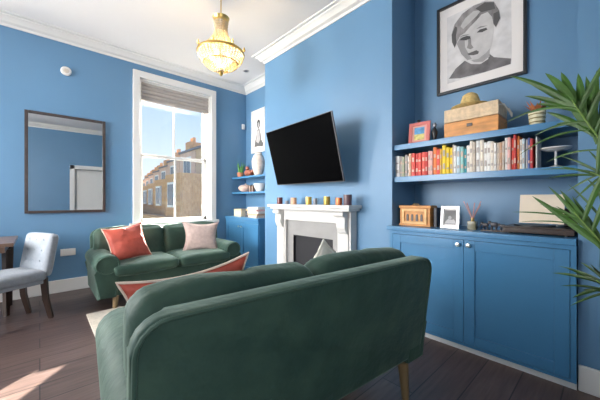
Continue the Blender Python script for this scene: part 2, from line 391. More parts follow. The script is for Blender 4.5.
shelf(A0 + .002, A1 - .002, 2.45, XA - .002, 1.612, 1.66, 'upper blue floating shelf of the right alcove, carrying box and striped pot')
shelf(A0 + .002, A1 - .002, 2.45, XA - .002, 1.315, 1.365, 'lower blue floating shelf of the right alcove, carrying the row of books')
# left alcove
cl = thing('alcove_cabinet', 'pale lit blue cupboard between the window wall and the fireplace', 'cabinet', (2.44, 4.63, 0), R(-90))
obj('body', box(B(0, 1.02, .022, .42, 0, .84), 0, 1.02, .002, .03, .78, .84), CABB, cl)
for k in range(2):
    dd = obj('door', panel_door(.50, .76, CABB), CABB, cl, (.008 + k * .504, 0, .015)); obj('knob', knob_bm(), NICKEL, dd, (.46 if k == 0 else .04, 0, .70))
obj('countertop', B(-.01, 1.03, -.015, .42, .84, .868, bev=.003), CABB, cl)
shelf(L0 + .002, YW - .002, 2.575, XA - .002, 1.525, 1.555, 'upper blue floating shelf of the left alcove, with succulent and vase')
shelf(L0 + .002, YW - .002, 2.575, XA - .002, 1.258, 1.288, 'lower blue floating shelf of the left alcove, with rounded pink pot')

# ------------------------------------------------------------------ fireplace
fp = thing('fireplace', 'white marble fireplace surround with carved corbels and black firebox', 'fireplace', (XB - .001, 2.385, 0), R(-90))
# local x -> world -Y (right in picture), local y -> +X (into wall); half width .75
obj('mantel_shelf', box(B(-.67, .67, -.215, 0, 1.062, 1.097, bev=.006), -.645, .645, -.185, 0, 1.035, 1.062, bev=.005), MARBLE, fp)
bm = bmesh.new(); box(bm, -.605, .605, -.10, 0, .90, 1.036, bev=.004); box(bm, -.43, .43, -.108, -.09, .925, 1.01, bev=.003)
obj('frieze', bm, MARBLE, fp)
for s in (-1, 1):
    bm = bmesh.new(); x = s * .517
    box(bm, x - .088, x + .088, -.10, 0, .12, .905, bev=.004); box(bm, x - .065, x + .065, -.112, -.09, .2, .80, bev=.006); box(bm, x - .105, x + .105, -.13, 0, 0, .125, bev=.005)
    obj('jamb', bm, MARBLE, fp)
    prof = [(0, 0)]
    for k in range(25):
        a = k / 24; y = -.02 - .085 * a ** 1.1 - .018 * math.sin(a * 2 * PI * 1.0); prof.append((y, a * .235))
    prof.append((0, .235))
    bm = prism(bmesh.new(), prof, x - .055, x + .055, M=T(0, -.095, .80) @ Matrix(((0, 0, 1, 0), (1, 0, 0, 0), (0, 1, 0, 0), (0, 0, 0, 1))), bev=.004)
    lathe(bm, [(0, -.06), (.022, -.06), (.022, .06), (0, .06)], 16, T(x, -.175, 1.0) @ RY(R(90)))
    lathe(bm, [(0, -.058), (.016, -.058), (.016, .058), (0, .058)], 14, T(x, -.122, .83) @ RY(R(90)))
    obj('corbel', bm, MARBLE, fp)
bm = bmesh.new(); box(bm, -.435, -.33, -.055, 0, 0, .905); box(bm, .33, .435, -.055, 0, 0, .905); box(bm, -.33, .33, -.055, 0, .715, .905)
obj('slip', bm, SLIP, fp)
bm = bmesh.new(); box(bm, -.345, .345, -.02, -.004, 0, .72); box(bm, -.345, -.325, -.052, -.01, 0, .72); box(bm, .325, .345, -.052, -.01, 0, .72); box(bm, -.345, .345, -.052, -.01, .70, .72)
for k in range(9): tube(bm, [(-.2 + k * .05, -.045, .08), (-.2 + k * .05, -.05, .22)], .005, 6)
obj('firebox', bm, SOOT, fp)
obj('hearth', B(-.68, .68, -.42, -.131, .001, .022, bev=.003), SLIP, fp)

# mantel candles
def candle_jar(y, r, h, m, label, x=2.27):
    t = thing('candle_jar', label, 'candle', (x, y, 1.098), 0, 'candle jars on the mantelpiece')
    bm = lathe(bmesh.new(), [(0, 0), (r * .9, 0), (r, .006), (r, h), (r - .004, h), (r - .005, h * .75), (0, h * .75)], 20)
    obj('jar', bm, m, t)
    w = lathe(bmesh.new(), [(0, 0), (r - .006, 0), (r - .006, .006), (0, .006)], 16); obj('wax', w, CREAM, t, (0, 0, h * .75))
DKRED = mat('dark_red_glass', (.13, .035, .035), .25); GOLD = mat('gold_glass', (.62, .40, .10), .3, .6); COP = mat('copper_glass', (.62, .20, .08), .3, .4); GRY = mat('smoke_glass', (.20, .21, .24), .3)
candle_jar(2.87, .036, .085, DKRED, 'dark red candle jar at the left end of the mantelpiece')
candle_jar(2.60, .036, .080, mat('peach_glass', (.66, .38, .24), .4), 'peach candle jar, second from the left on the mantelpiece')
candle_jar(2.34, .036, .088, GOLD, 'gold candle jar on the mantelpiece between peach and grey ones')
candle_jar(2.235, .024, .070, GRY, 'small grey candle jar standing near the middle of the mantelpiece')
candle_jar(2.06, .036, .090, mat('olive_gold_glass', (.42, .32, .08), .3, .6), 'olive gold candle jar right of the middle of the mantelpiece')
candle_jar(1.895, .034, .075, COP, 'orange copper candle jar next to the tall maroon one on the mantelpiece')
candle_jar(1.78, .042, .105, mat('maroon_glass', (.10, .05, .06), .3), 'tall dark maroon candle jar near the right end of the mantelpiece')
candle_jar(2.73, .024, .045, GRY, 'tiny grey tealight holder beside the dark red jar on the mantelpiece')

# ------------------------------------------------------------------ television
tv = thing('television', 'large flat black television tilted out from the chimney breast', 'television', (2.175, 2.385, 1.67))
yaw, tilt, roll = -1.656, .265, .010
Mr = (Matrix.Rotation(yaw, 4, 'Z') @ Matrix.Rotation(tilt, 4, 'X') @ Matrix.Rotation(roll, 4, 'Y'))
tv.rotation_euler = Mr.to_euler()
obj('casing', box(B(-.60, .60, 0, .022, -.345, .345, bev=.006), -.42, .42, .015, .055, -.28, .10, bev=.012), mat('tv_casing', (.12, .12, .13), .4, .3), tv)
obj('screen', B(-.592, .592, -.002, .004, -.335, .338), SCREEN, tv)
# bracket in local frame, running back to the wall
bk = bmesh.new(); inv = Mr.inverted()
box(bk, -.16, .16, .055, .068, -.2, .05)
w0 = inv @ Vector((XB - .03 - 2.175, 0.02, -.06)); w0 = Vector(w0)
tube(bk, [(0, .06, -.08), tuple(w0)], .022, 10)
box(bk, -.05, .05, -.012, .028, -.13, .13, M=Matrix.Translation(w0) @ inv @ RZ(R(-90)))
obj('wall_bracket', bk, BLACK, tv)

# ------------------------------------------------------------------ chandelier
ch = thing('chandelier', 'gilt empire chandelier with strands of glowing crystal beads', 'chandelier', (1.365, 2.69, ZC))
CRYS = mat('crystal_bead', (.95, .84, .60), .12, spec=.8, trans=.55, var=0)
GILT = mat('gilt', (.62, .42, .14), .3, 1)
obj('rod', lathe(bmesh.new(), [(0, 0), (.055, 0), (.055, -.012), (.02, -.03), (.006, -.035), (.006, -.15), (.006, -.8), (0, -.8)], 14), GILT, ch)
def ring_bm(r, z, hh, th=.006):
    bm = lathe(bmesh.new(), [(r, -hh / 2), (r + th, -hh / 2), (r + th * 1.6, 0), (r + th, hh / 2), (r, hh / 2), (r, -hh / 2)], 40, T(0, 0, z)); return bm
obj('crown', lathe(ring_bm(.066, -.27, .028), [(.072, 0), (.085, .03), (.074, .012), (.012, .02)], 24, T(0, 0, -.265)), GILT, ch)
mr = obj('main_ring', ring_bm(.228, -.60, .026, .007), GILT, ch)
for k in range(8):
    a = 2 * PI * k / 8; bm = lathe(bmesh.new(), [(0, 0), (.008, .004), (.014, .02), (.006, .035), (.009, .042), (0, .055)], 8, T(.238 * math.cos(a), .238 * math.sin(a), -.59)); obj('finial', bm, GILT, mr)
ring2 = obj('lower_ring', ring_bm(.165, -.70, .012, .005), GILT, ch)
obj('bottom_finial', lathe(bmesh.new(), [(0, -.83), (.012, -.82), (.022, -.80), (.008, -.785), (.03, -.77), (.035, -.762), (0, -.75)], 14), GILT, ch)
def strand(p):  # p: (r,z) list
    bm = bmesh.new()
    for i, (r, z) in enumerate(p):
        t = bmesh.new(); s = .0115; 
        vs4 = [t.verts.new((r, s * math.cos(a), z + s * math.sin(a))) for a in (0, PI / 2, PI, 3 * PI / 2)]
        u, v = t.verts.new((r + s * .8, 0, z)), t.verts.new((r - s * .8, 0, z))
        for q in range(4): t.faces.new((vs4[q], vs4[(q + 1) % 4], u)); t.faces.new((vs4[(q + 1) % 4], vs4[q], v))
        merge(bm, t)
    return bm
def strands(name, p, n, off=0):
    f = obj(name, strand(p), CRYS, ch, smooth=False)
    f.rotation_euler = (0, 0, off)
    for k in range(1, n):
        c = f.copy(); C.objects.link(c); c.parent = ch; c.rotation_euler = (0, 0, off + 2 * PI * k / n)
def curve(r0, z0, r1, z1, sag, n):
    return [(r0 + (r1 - r0) * t + sag * math.sin(PI * t), z0 + (z1 - z0) * t) for t in [i / (n - 1) for i in range(n)]]
strands('crystal_strand', curve(.066, -.285, .222, -.59, -.062, 19), 28)
strands('crystal_strand', curve(.225, -.615, .168, -.695, .012, 7), 40, .05)
strands('crystal_strand', curve(.163, -.71, .03, -.775, .014, 10), 30, .1)
BULB = mat('bulb_glow', (1, .85, .6), .4, emit=(1, .72, .36), es=7)
for k in range(5):
    a = 2 * PI * k / 5; obj('bulb', lathe(bmesh.new(), [(0, -.03), (.012, -.025), (.018, -.005), (.012, .02), (0, .045)], 12, T(.10 * math.cos(a), .10 * math.sin(a), -.64)), BULB, ch)
pl = bpy.data.lights.new('chandelier_light', 'POINT'); pl.energy = 13; pl.color = (1, .78, .48); pl.shadow_soft_size = .10
po = bpy.data.objects.new('chandelier_light', pl); C.objects.link(po); po.parent = ch; po.location = (0, 0, -.65)

# ------------------------------------------------------------------ sofas
def rrect(w, z0, z1, r, n=5, rb=.02):
    pts = [(-w / 2 + rb, z0), (w / 2 - rb, z0), (w / 2, z0 + rb)]
    pts += [(w / 2 - r + r * math.cos(a), z1 - r + r * math.sin(a)) for a in [PI / 2 * i / n for i in range(n + 1)]]
    pts += [(-w / 2 + r - r * math.sin(a), z1 - r + r * math.cos(a)) for a in [PI / 2 * i / n for i in range(n + 1)]]
    pts += [(-w / 2, z0 + rb)]
    return pts
def make_sofa(label, loc, rz, zb=.22):
    s = thing('sofa', label, 'sofa', loc, rz)
    # local: back outer face at y=0, front at +y .88
    Lb = .07 / .58          # backward lean
    sh = Matrix(((1, 0, 0, 0), (0, 1, -Lb, .0 + Lb * .8), (0, 0, 1, 0), (0, 0, 0, 1)))
    bp = obj('back_panel', prism(bmesh.new(), rrect(1.47, zb + .02, .82, .092), -.075, 0, M=sh @ XZ, bev=.024, seg=5), VELVET, s, ang=60)
    pp = rrect(1.47 - .02, zb + .04, .812, .088)
    tube_pts = [(x, -.001, z) for x, z in pp[2:]]
    obj('piping', tube(bmesh.new(), tube_pts, .0075, 8, M=sh), VELVET2, bp)
    obj('base_frame', softbox(1.34, .74, .37 - zb, .03, nz=.002, M=T(0, .46, (.37 + zb) / 2)), VELVET, s)
    for k in (-1, 1):
        prof = []
        # arm section in (x,z): upright slab with outward roll on top
        prof = [(-.075, zb), (.082, zb)]
        for i in range(15):
            a = -PI * .22 + (PI * 1.34) * i / 14; prof.append((.000 + .110 * math.cos(a), 0.49 + .110 * math.sin(a)))
        if k == -1: prof = [(-x, z) for x, z in prof][::-1]
        ar = obj('arm', prism(bmesh.new(), prof, -.86, -.06, M=T(k * .675, 0, 0) @ XZ, bev=.022, seg=4), VELVET, s, ang=60)
        cyl = [(.000 + .092 * math.cos(a), 0.49 + .092 * math.sin(a)) for a in [2 * PI * i / 24 for i in range(25)]]
        obj('piping', tube(bmesh.new(), [(k * (.675 + x), .862, z) for x, z in cyl], .006, 6), VELVET2, ar)
        bm = softbox(.635, .68, .13, .05, puff=(0, 0, .025), nz=.010, ns=5, seed=k + 3, M=T(k * .318, .545, .415))
        obj('seat_cushion', bm, VELVET, s, ang=80)
        Mb = T(k * .358, .225, .612) @ RX(R(7))
        bm = softbox(.725, .18, .45, .07, puff=(.008, .03, .025), nz=.013, ns=5, seed=k + 12, M=Mb, n=20)
        for v in bm.verts:
            dx = v.co.x - k * .358 - .02 * math.sin(v.co.z * 9)
            f_ = max(0, 1 - abs(dx) / .045); v.co.y -= .020 * f_ ** 2 * (1 if v.co.y > .225 else -1); v.co.z -= .012 * f_ ** 2 * max(0, (v.co.z - .7) / .15)
        bc = obj('back_cushion', bm, VELVET, s, ang=80)
    for x in (-.58, .60):
        for y in (.10, .80):
            o = .012 if x > 0 else -.012; q = -.01 if y < .4 else .02
            obj('leg', tube(bmesh.new(), [(x + o, y + q, 0), (x, y, zb + .005)], [.019, .030], 12), LEGW, s)
    return s
make_sofa('green velvet sofa nearest the camera, seen from behind', (.900, .748, .018), R(-5.2))
sf2 = make_sofa('green velvet sofa under the window, facing the room', (1.24, 4.36, .0), R(180), .135); sf2.scale = (1.07, 1, .965)
rg = obj('rug', softbox(1.47, 2.42, .016, .007, n=6, M=T(1.075, 2.32, .009)), RUG); tag(rg, 'cream rug lying on the dark boards under both sofas', 'rug')

def cushion(label, m, w, h, th, M, seed, pipe=CREAMP, pinch=.13):
    t = thing('throw_cushion', label, 'cushion'); t.matrix_world = M
    bm, pts = pillow(w, h, th, seed, pinch); obj('cover', bm, m, t, ang=80)
    obj('piping', tube(bmesh.new(), pts, .006, 6, caps=False), pipe, t)
    return t
cushion('coral red cushion leaning on the left side of the window sofa', REDV, .43, .43, .15, T(.755, 3.80, .655) @ RZ(R(8)) @ RX(R(-22)) @ RY(R(-8)), 2)
cushion('blush grey cushion standing at the right end of the window sofa', BLUSH, .50, .44, .13, T(1.65, 3.84, .64) @ RZ(R(-10)) @ RX(R(-20)) @ RY(R(4)), 5, BLUSH, .22)
so = Matrix.Translation((.915, .745, 0)) @ RZ(R(-5.2))
cushion('coral red cushion with cream edge peeping over the near sofa back', REDV, .53, .44, .15, so @ T(-.462, .46, .660) @ RX(R(14)) @ RY(R(-6)), 8, pinch=.19)
cushion('small cream cushion just showing above the near sofa', CREAM, .32, .32, .11, so @ T(.30, .43, .71) @ RX(R(12)) @ RY(R(30)), 11, CREAM)

# ------------------------------------------------------------------ mirror, fittings on the window wall
mi = thing('wall_mirror', 'large rectangular wall mirror in a dark wood frame', 'mirror', (.262, YW - .002, 1.60))
w, h, f = .79, 1.22, .032
bm = bmesh.new(); box(bm, -w / 2, -w / 2 + f, -.03, 0, -h / 2, h / 2, bev=.004); box(bm, w / 2 - f, w / 2, -.03, 0, -h / 2, h / 2, bev=.004)
box(bm, -w / 2 + f, w / 2 - f, -.03, 0, -h / 2, -h / 2 + f, bev=.004); box(bm, -w / 2 + f, w / 2 - f, -.03, 0, h / 2 - f, h / 2, bev=.004)
obj('frame', bm, FRAMEW, mi); obj('glass', B(-w / 2 + .02, w / 2 - .02, -.014, -.006, -h / 2 + .02, h / 2 - .02), MIRROR, mi)
sk = thing('wall_socket', 'white double power socket low on the blue wall', 'socket', (.265, YW, .49))
obj('face_plate', B(-.075, .075, -.010, 0, -.044, .044, bev=.004), WHITE, sk)
for k in (-1, 1): obj('switch', B(k * .04 - .008, k * .04 + .008, -.014, -.009, .014, .032), WHITE, sk)
vt = thing('wall_vent', 'round white vent cover high on the blue wall above the mirror', 'vent', (.245, YW, 2.775))
obj('rim', lathe(bmesh.new(), [(0, 0), (.055, 0), (.055, .018), (.045, .026), (.036, .022), (.0, .022)], 24, RX(R(90))), WHITE, vt)
obj('core', lathe(bmesh.new(), [(0, .02), (.030, .02), (.026, .034), (0, .036)], 20, RX(R(90))), mat('beige_plastic', (.55, .50, .44), .5), vt)
pr = thing('motion_sensor', 'small white motion sensor in the corner beside the left alcove', 'sensor', (2.80, YW, 2.51))
obj('housing', B(-.03, .03, -.035, 0, -.05, .05, bev=.012), WHITE, pr); obj('lens', lathe(bmesh.new(), [(0, .04), (.014, .037), (.018, .03), (.018, .0)], 12, RX(R(90)) @ T(0, -.015, 0)), PAPER, pr)
cs = thing('ceiling_spotlight', 'small round recessed spotlight in the ceiling near the window corner', 'spotlight', (2.47, 4.0, ZC))
obj('bezel', lathe(bmesh.new(), [(.03, 0), (.045, 0), (.045, -.006), (.03, -.004), (.03, 0)], 20), NICKEL, cs); obj('lamp', lathe(bmesh.new(), [(0, -.002), (.03, -.002), (.03, 0)], 16), GRY, cs)

# ------------------------------------------------------------------ framed pictures
def frame_bm(w, h, f, d): 
    bm = bmesh.new()   # local x width, z height, front -y
    box(bm, -w / 2, -w / 2 + f, -d, 0, -h / 2, h / 2, bev=.002); box(bm, w / 2 - f, w / 2, -d, 0, -h / 2, h / 2, bev=.002)
    box(bm, -w / 2 + f, w / 2 - f, -d, 0, -h / 2, -h / 2 + f, bev=.002); box(bm, -w / 2 + f, w / 2 - f, -d, 0, h / 2 - f, h / 2, bev=.002)
    return bm
F = 285.; cc, ss = math.cos(R(42.4)), math.sin(R(42.4))
def onX(px, py, X):
    r = (px - 300) / F; D = X / (ss + r * cc); return Vector((X, D * (cc - r * ss), 1.15 + (200 - py) / F * D))
pc = (XA - .003, .80, 2.57)
pf = thing('framed_portrait', 'large black framed black and white portrait above the alcove shelves', 'picture', pc, R(-90))
obj('frame', frame_bm(.69, .83, .022, .032), FRAMEB, pf)
obj('mount', B(-.325, .325, -.012, -.004, -.395, .395), PAPER, pf)
def shape(parent, name, m, poly, d, X=XA - .015, crop=(425, 0, 4.0), cen=pc):
    pts = []
    for (u, v) in poly:
        w_ = onX(crop[0] + u / crop[2], crop[1] + v / crop[2], X); pts.append((-(w_.y - cen[1]), w_.z - cen[2]))
    obj(name, prism(bmesh.new(), pts, .0125 + d, .0125 + d + .0008, M=XZ), m, parent, smooth=False)
def grey(v): return mat('ink_%d' % int(v * 100), (v, v * .97, v * .97), .8, var=.12, scale=12)
shape(pf, 'print_background', grey(.60), [(88, 72), (345, -48), (347, 256), (90, 336)], 0)
def sp(name, m, poly, d): shape(pf, name, m, poly, d, crop=(440, 0, 4.44))
sp('sweater', mat('ink_sweater', (.16, .15, .155), .8, var=.35, scale=9), [(40, 350), (70, 305), (110, 270), (140, 285), (180, 285), (215, 262), (214, 235), (240, 254), (316, 260), (314, 284), (200, 320), (90, 348)], .001)
sp('face', grey(.50), [(75, 190), (90, 155), (130, 120), (165, 80), (215, 50), (238, 85), (240, 130), (235, 180), (222, 230), (220, 252), (190, 275), (140, 272), (115, 262), (95, 240)], .002)
sp('face_shade', grey(.30), [(75, 195), (92, 165), (110, 172), (112, 210), (128, 240), (142, 262), (122, 268), (95, 240)], .003)
sp('chin_shade', grey(.34), [(140, 268), (170, 262), (205, 236), (222, 215), (220, 250), (190, 275), (150, 276)], .003)
sp('hair', mat('ink_hair', (.24, .225, .225), .8, var=.45, scale=14, stretch=(1, 1, .5)), [(66, 214), (54, 190), (52, 155), (65, 110), (100, 62), (150, 26), (200, 8), (240, 8), (262, 45), (268, 80), (250, 122), (238, 110), (232, 76), (212, 54), (184, 66), (162, 92), (132, 122), (110, 148), (90, 160), (78, 185)], .004)
sp('hair_highlight', grey(.45), [(92, 118), (112, 84), (150, 50), (184, 46), (164, 72), (130, 104), (104, 130)], .005)
for q in ([(158, 40), (200, 12), (240, 12), (246, 40), (216, 48), (186, 56)], [(238, 62), (262, 50), (267, 85), (248, 120), (238, 104)], [(66, 212), (55, 186), (54, 156), (68, 118), (78, 124), (72, 160), (74, 190)]):
    sp('hair_shadow', grey(.09), q, .006)
for q in ([(88, 180), (98, 168), (120, 160), (136, 162), (136, 172), (116, 180)], [(164, 146), (178, 132), (206, 124), (212, 132), (188, 144)]):
    sp('eye', grey(.07), q, .005)
for q in ([(86, 166), (104, 156), (134, 152), (120, 158), (98, 164)], [(162, 130), (180, 118), (212, 114), (190, 122)]):
    sp('eyebrow', grey(.22), q, .005)
sp('nose', grey(.24), [(126, 172), (138, 168), (140, 198), (150, 212), (136, 220), (120, 214), (126, 194)], .0045)
sp('mouth', grey(.10), [(122, 240), (142, 232), (162, 224), (174, 230), (170, 240), (150, 246), (130, 246)], .005)
# print in the left alcove
pl_ = thing('framed_print', 'narrow white framed grey figure print in the left alcove', 'picture', (XA - .003, 4.215, 2.37), R(-90))
obj('frame', frame_bm(.42, .76, .018, .03), WHITE, pl_); obj('mount', B(-.20, .20, -.012, -.004, -.37, .37), PAPER, pl_)
def poly_print(parent, name, m, poly, d): obj(name, prism(bmesh.new(), poly, .0125 + d, .0135 + d, M=XZ), m, parent, smooth=False)
poly_print(pl_, 'figure_body', grey(.12), [(-.13, -.27), (-.10, -.16), (-.06, -.06), (-.03, .03), (.03, .03), (.07, -.07), (.09, -.17), (.15, -.24), (.13, -.29), (0, -.27)], 0)
poly_print(pl_, 'figure_dress', grey(.45), [(-.07, -.18), (-.04, -.02), (-.01, .02), (.03, 0), (.06, -.16), (0, -.22)], .001)
poly_print(pl_, 'figure_head', grey(.08), [(-.045 + .0, .09), (-.05, .15), (-.02, .20), (.03, .20), (.055, .15), (.045, .08), (.0, .03)], .001)
poly_print(pl_, 'figure_face', grey(.4), [(-.02, .08), (-.022, .14), (.02, .155), (.03, .1), (.005, .055)], .002)

# ------------------------------------------------------------------ books in the right alcove
BZ = 1.366; XS = 2.487
cols = {'white': (.74, .72, .69), 'grey': (.36, .33, .31), 'tan': (.55, .34, .22), 'coral red': (.66, .07, .05), 'deep red': (.50, .03, .03), 'pale pink': (.75, .42, .38), 'orange': (.75, .20, .05), 'yellow': (.80, .55, .02),
        'gold': (.62, .38, .04), 'pale blue': (.48, .60, .66), 'aqua': (.25, .50, .48), 'teal': (.03, .30, .36), 'cream': (.72, .64, .54), 'beige': (.58, .49, .40), 'navy': (.07, .12, .32), 'sage': (.38, .42, .30), 'lilac grey': (.52, .48, .52), 'black': (.03, .03, .04)}
PG = mat('book_pages', (.70, .65, .55), .9)
BAND = {}
def book_mat(n):
    return mat('book_' + n.replace(' ', '_'), cols[n], .5, var=.12, scale=30)
ordn = ['first', 'second', 'third', 'fourth', 'fifth', 'sixth', 'seventh', 'eighth', 'ninth', 'tenth', 'eleventh', 'twelfth']
seqs = [ # (colour, start px, end px, top px list approx)
 ('white', 395.5, 399.5, .195), ('grey', 400, 402, .19), ('sage', 402, 404, .185), ('grey', 404.3, 406.6, .20), ('white', 407, 408.6, .185), ('tan', 409, 411.4, .205),
 ('coral red', 411.6, 415, .205), ('deep red', 415.2, 418, .20), ('coral red', 418.2, 421.5, .20), ('coral red', 421.7, 425, .205), ('deep red', 425.2, 427.5, .20),
 ('pale pink', 427.8, 430, .21), ('pale pink', 430.2, 432.5, .205), ('orange', 432.8, 436, .235), ('coral red', 436.2, 439.5, .215), ('gold', 439.8, 441.8, .215),
 ('yellow', 442, 445.5, .24), ('yellow', 445.7, 449, .22), ('yellow', 449.2, 451.8, .215), ('beige', 452, 453.8, .235), ('white', 454, 456.5, .225), ('pale blue', 456.7, 460, .215), ('aqua', 460.2, 463.5, .21), ('teal', 463.7, 466, .19),
 ('white', 466.2, 469.5, .215), ('cream', 469.7, 473, .245), ('beige', 473.2, 475.5, .235), ('white', 475.7, 479.5, .24), ('cream', 479.7, 483.4, .245), ('white', 483.6, 487, .22), ('white', 487.2, 490.6, .225), ('cream', 490.8, 494, .22),
 ('white', 494.2, 496.6, .205), ('beige', 496.8, 499.4, .205), ('tan', 499.6, 502, .205), ('beige', 502.2, 504.6, .21), ('white', 504.8, 507.4, .235), ('pale pink', 507.6, 510.6, .235),
 ('coral red', 511, 513.4, .225), ('deep red', 513.6, 516.4, .25), ('orange', 516.6, 519.2, .235), ('cream', 519.5, 522, .21), ('pale blue', 522.2, 525, .21), ('white', 525.2, 527.2, .205), ('navy', 527.5, 530, .215), ('deep red', 530.2, 533, .205), ('white', 535.5, 537.2, .215)]
cnt = {}; tot = {}
for q in seqs: tot[q[0]] = tot.get(q[0], 0) + 1
yprev = None
for (cn, pa, pb, hh) in seqs:
    ya = onX(pa, 0, XS).y; yb = onX(pb, 0, XS).y
    if yprev is not None and ya > yprev - .0004: ya = yprev - .0004
    if ya - yb < .006: yb = ya - .006
    yprev = yb
    th = ya - yb; k = cnt.get(cn, 0); cnt[cn] = k + 1; dp = .15 + .03 * random.random(); xo = random.uniform(-.008, .012)
    bm = bmesh.new()
    # local: spine at x=0, depth +x, thickness y, height z
    nseg = 5; prof = [(.004 - .004 * math.sin(PI * i / nseg), -th / 2 + th * i / nseg) for i in range(nseg + 1)]
    prism(bm, prof + [(.012, th / 2), (.012, -th / 2)], 0, hh, mi=0)
    box(bm, .012, dp, -th / 2, -th / 2 + .0018, 0, hh); box(bm, .012, dp, th / 2 - .0018, th / 2, 0, hh)
    box(bm, .012, dp - .005, -th / 2 + .0018, th / 2 - .0018, .003, hh - .003, mi=1)
    if th > .011:
        for zz in (.18, .62): box(bm, -.0008, .004, -th * .3, th * .3, hh * zz, hh * (zz + random.uniform(.05, .22)), mi=2)
    bandm = mat('title_dark', (.42, .36, .33), .6) if cn in ('white', 'cream', 'beige', 'pale pink', 'yellow', 'pale blue') else mat('title_light', (.62, .42, .34), .6)
    lab = ('%s book standing in the row on the right alcove shelf' % cn) if tot[cn] == 1 else ('%s book, %s of its colour from the left in the alcove row' % (cn, ordn[k]))
    o = obj('book', bm, [book_mat(cn), PG, bandm], None, (XS + xo, (ya + yb) / 2, BZ), ang=30)
    tag(o, lab, 'book', 'books on the right alcove shelf')

# pieces beside the books
ds = thing('pedestal_dish', 'small white pedestal dish at the right end of the book shelf', 'dish', (2.56, .255, 1.3655))
obj('stem', lathe(bmesh.new(), [(0, 0), (.045, 0), (.045, .006), (.008, .018), (.006, .115), (0, .115)], 20), WHITE, ds); obj('plate', lathe(bmesh.new(), [(0, .115), (.05, .115), (.085, .130), (.085, .135), (.05, .122), (0, .121)], 28), WHITE, ds)

# top shelf of the right alcove
TZ = 1.661
def stand_frame(label, X, py, z, w, h, f, fm, rz, lean=8, name='photo_frame'):
    t = thing(name, label, 'photo frame', (X, py, z + .002), rz); t.rotation_euler = (R(-lean), 0, rz)
    t2 = Matrix.Translation((X, py, z)) @ RZ(rz) @ RX(R(-lean))
    t.matrix_world = t2
    obj('frame', frame_bm(w, h, f, .018).copy() if False else _shift(frame_bm(w, h, f, .018), h / 2), fm, t)
    obj('mount', B(-w / 2 + f * .8, w / 2 - f * .8, -.008, -.003, f * .8, h - f * .8), PAPER, t)
    obj('strut', B(-.012, .012, -.002, .003, 0, h * .7, M=T(0, h * .26, .0) @ RX(R(18))), FRAMEB, t)
    return t
def _shift(bm, dz):
    bmesh.ops.translate(bm, vec=(0, 0, dz), verts=bm.verts[:]); return bm
PINKF = mat('pink_wood_frame', (.62, .17, .15), .5)
pk = stand_frame('pink red framed colour picture leaning on the top shelf', 2.60, 1.208, TZ + .001, .19, .212, .03, PINKF, R(-90 + 6))
def pp_(parent, name, m, poly, d): obj(name, prism(bmesh.new(), poly, .0085 + d, .0095 + d, M=XZ), m, parent, smooth=False)
pp_(pk, 'picture_mat', mat('pink_mat', (.70, .36, .30), .8), [(-.075, .03), (.075, .03), (.075, .185), (-.075, .185)], 0)
pp_(pk, 'picture_sky', mat('paint_blue', (.12, .32, .55), .8, var=.4, scale=30), [(-.045, .10), (.045, .10), (.045, .165), (-.045, .165)], .001)
pp_(pk, 'picture_field', mat('paint_field', (.62, .55, .20), .8, var=.4, scale=30), [(-.045, .045), (.045, .045), (.045, .10), (-.045, .10)], .001)
bt = thing('green_bottle', 'small dark green stoppered bottle behind the pink frame', 'bottle', (2.75, 1.28, TZ))
obj('glass', lathe(bmesh.new(), [(0, 0), (.032, 0), (.035, .01), (.035, .15), (.025, .19), (.012, .215), (.012, .255), (0, .255)], 18), mat('green_glass', (.05, .09, .04), .15), bt); obj('stopper', lathe(bmesh.new(), [(0, 0), (.014, 0), (.016, .018), (0, .02)], 12), DARKW, bt, (0, 0, .255))
fg = thing('figurine', 'small dark standing figurine right of the pink frame', 'figurine', (2.62, 1.075, TZ))
obj('body', lathe(bmesh.new(), [(0, 0), (.028, 0), (.028, .01), (.012, .03), (.022, .07), (.026, .10), (.012, .135), (.006, .145), (0, .145)], 14), BLACK, fg); obj('head', lathe(bmesh.new(), [(0, 0), (.014, .006), (.018, .02), (.012, .036), (0, .042)], 12), mat('pewter', (.25, .25, .28), .35, .8), fg, (0, 0, .143))
# picnic style box
bx = thing('wooden_box', 'orange and cream wooden box with rope handle on the top shelf', 'box', (2.50, 1.0, TZ), R(-90))
Wb = onX(444, 0, 2.50).y - onX(498.5, 0, 2.50).y
bx.location.y = onX(444, 0, 2.50).y
bm = bmesh.new(); box(bm, 0, Wb, 0, .26, 0, .125, bev=.004)
for zz in (.04, .082): box(bm, .004, Wb - .004, -.002, .002, zz, zz + .003, mi=0)
obj('body', bm, BOXW, bx)
obj('lid', B(0, Wb, 0, .26, .128, .235, bev=.006), BOXL, bx)
obj('clasp', B(Wb / 2 - .02, Wb / 2 + .02, -.006, .0, .07, .095, bev=.002), DARKW, bx)
obj('handle', tube(bmesh.new(), [(Wb, .03, .20), (Wb + .02, .05, .205), (Wb + .05, .10, .15), (Wb + .055, .13, .12), (Wb + .05, .16, .15), (Wb + .02, .21, .205), (Wb, .23, .20)], .006, 8), mat('rope', (.55, .50, .45), .9), bx)
ht = thing('straw_hat', 'small straw hat resting on the wooden box', 'hat', (2.60, onX(470, 0, 2.60).y, TZ + .2305)); ht.rotation_euler = (0, 0, 0)
obj('crown', lathe(bmesh.new(), [(.075, .010), (.068, .07), (.054, .112), (.03, .130), (0, .135)], 28), STRAW, ht)
obj('brim', lathe(bmesh.new(), [(.070, .008), (.11, .006), (.135, .020), (.137, .024), (.11, .012), (.070, .016), (.070, .008)], 32), STRAW, ht)
obj('ribbon', lathe(bmesh.new(), [(.0755, .014), (.0765, .014), (.075, .036), (.074, .036)], 28), mat('hat_ribbon', (.20, .13, .06), .7), ht)
vs_p = thing('striped_pot', 'cream and gold striped pot at the right end of the top shelf', 'pot', (2.56, onX(537, 0, 2.56).y, TZ))
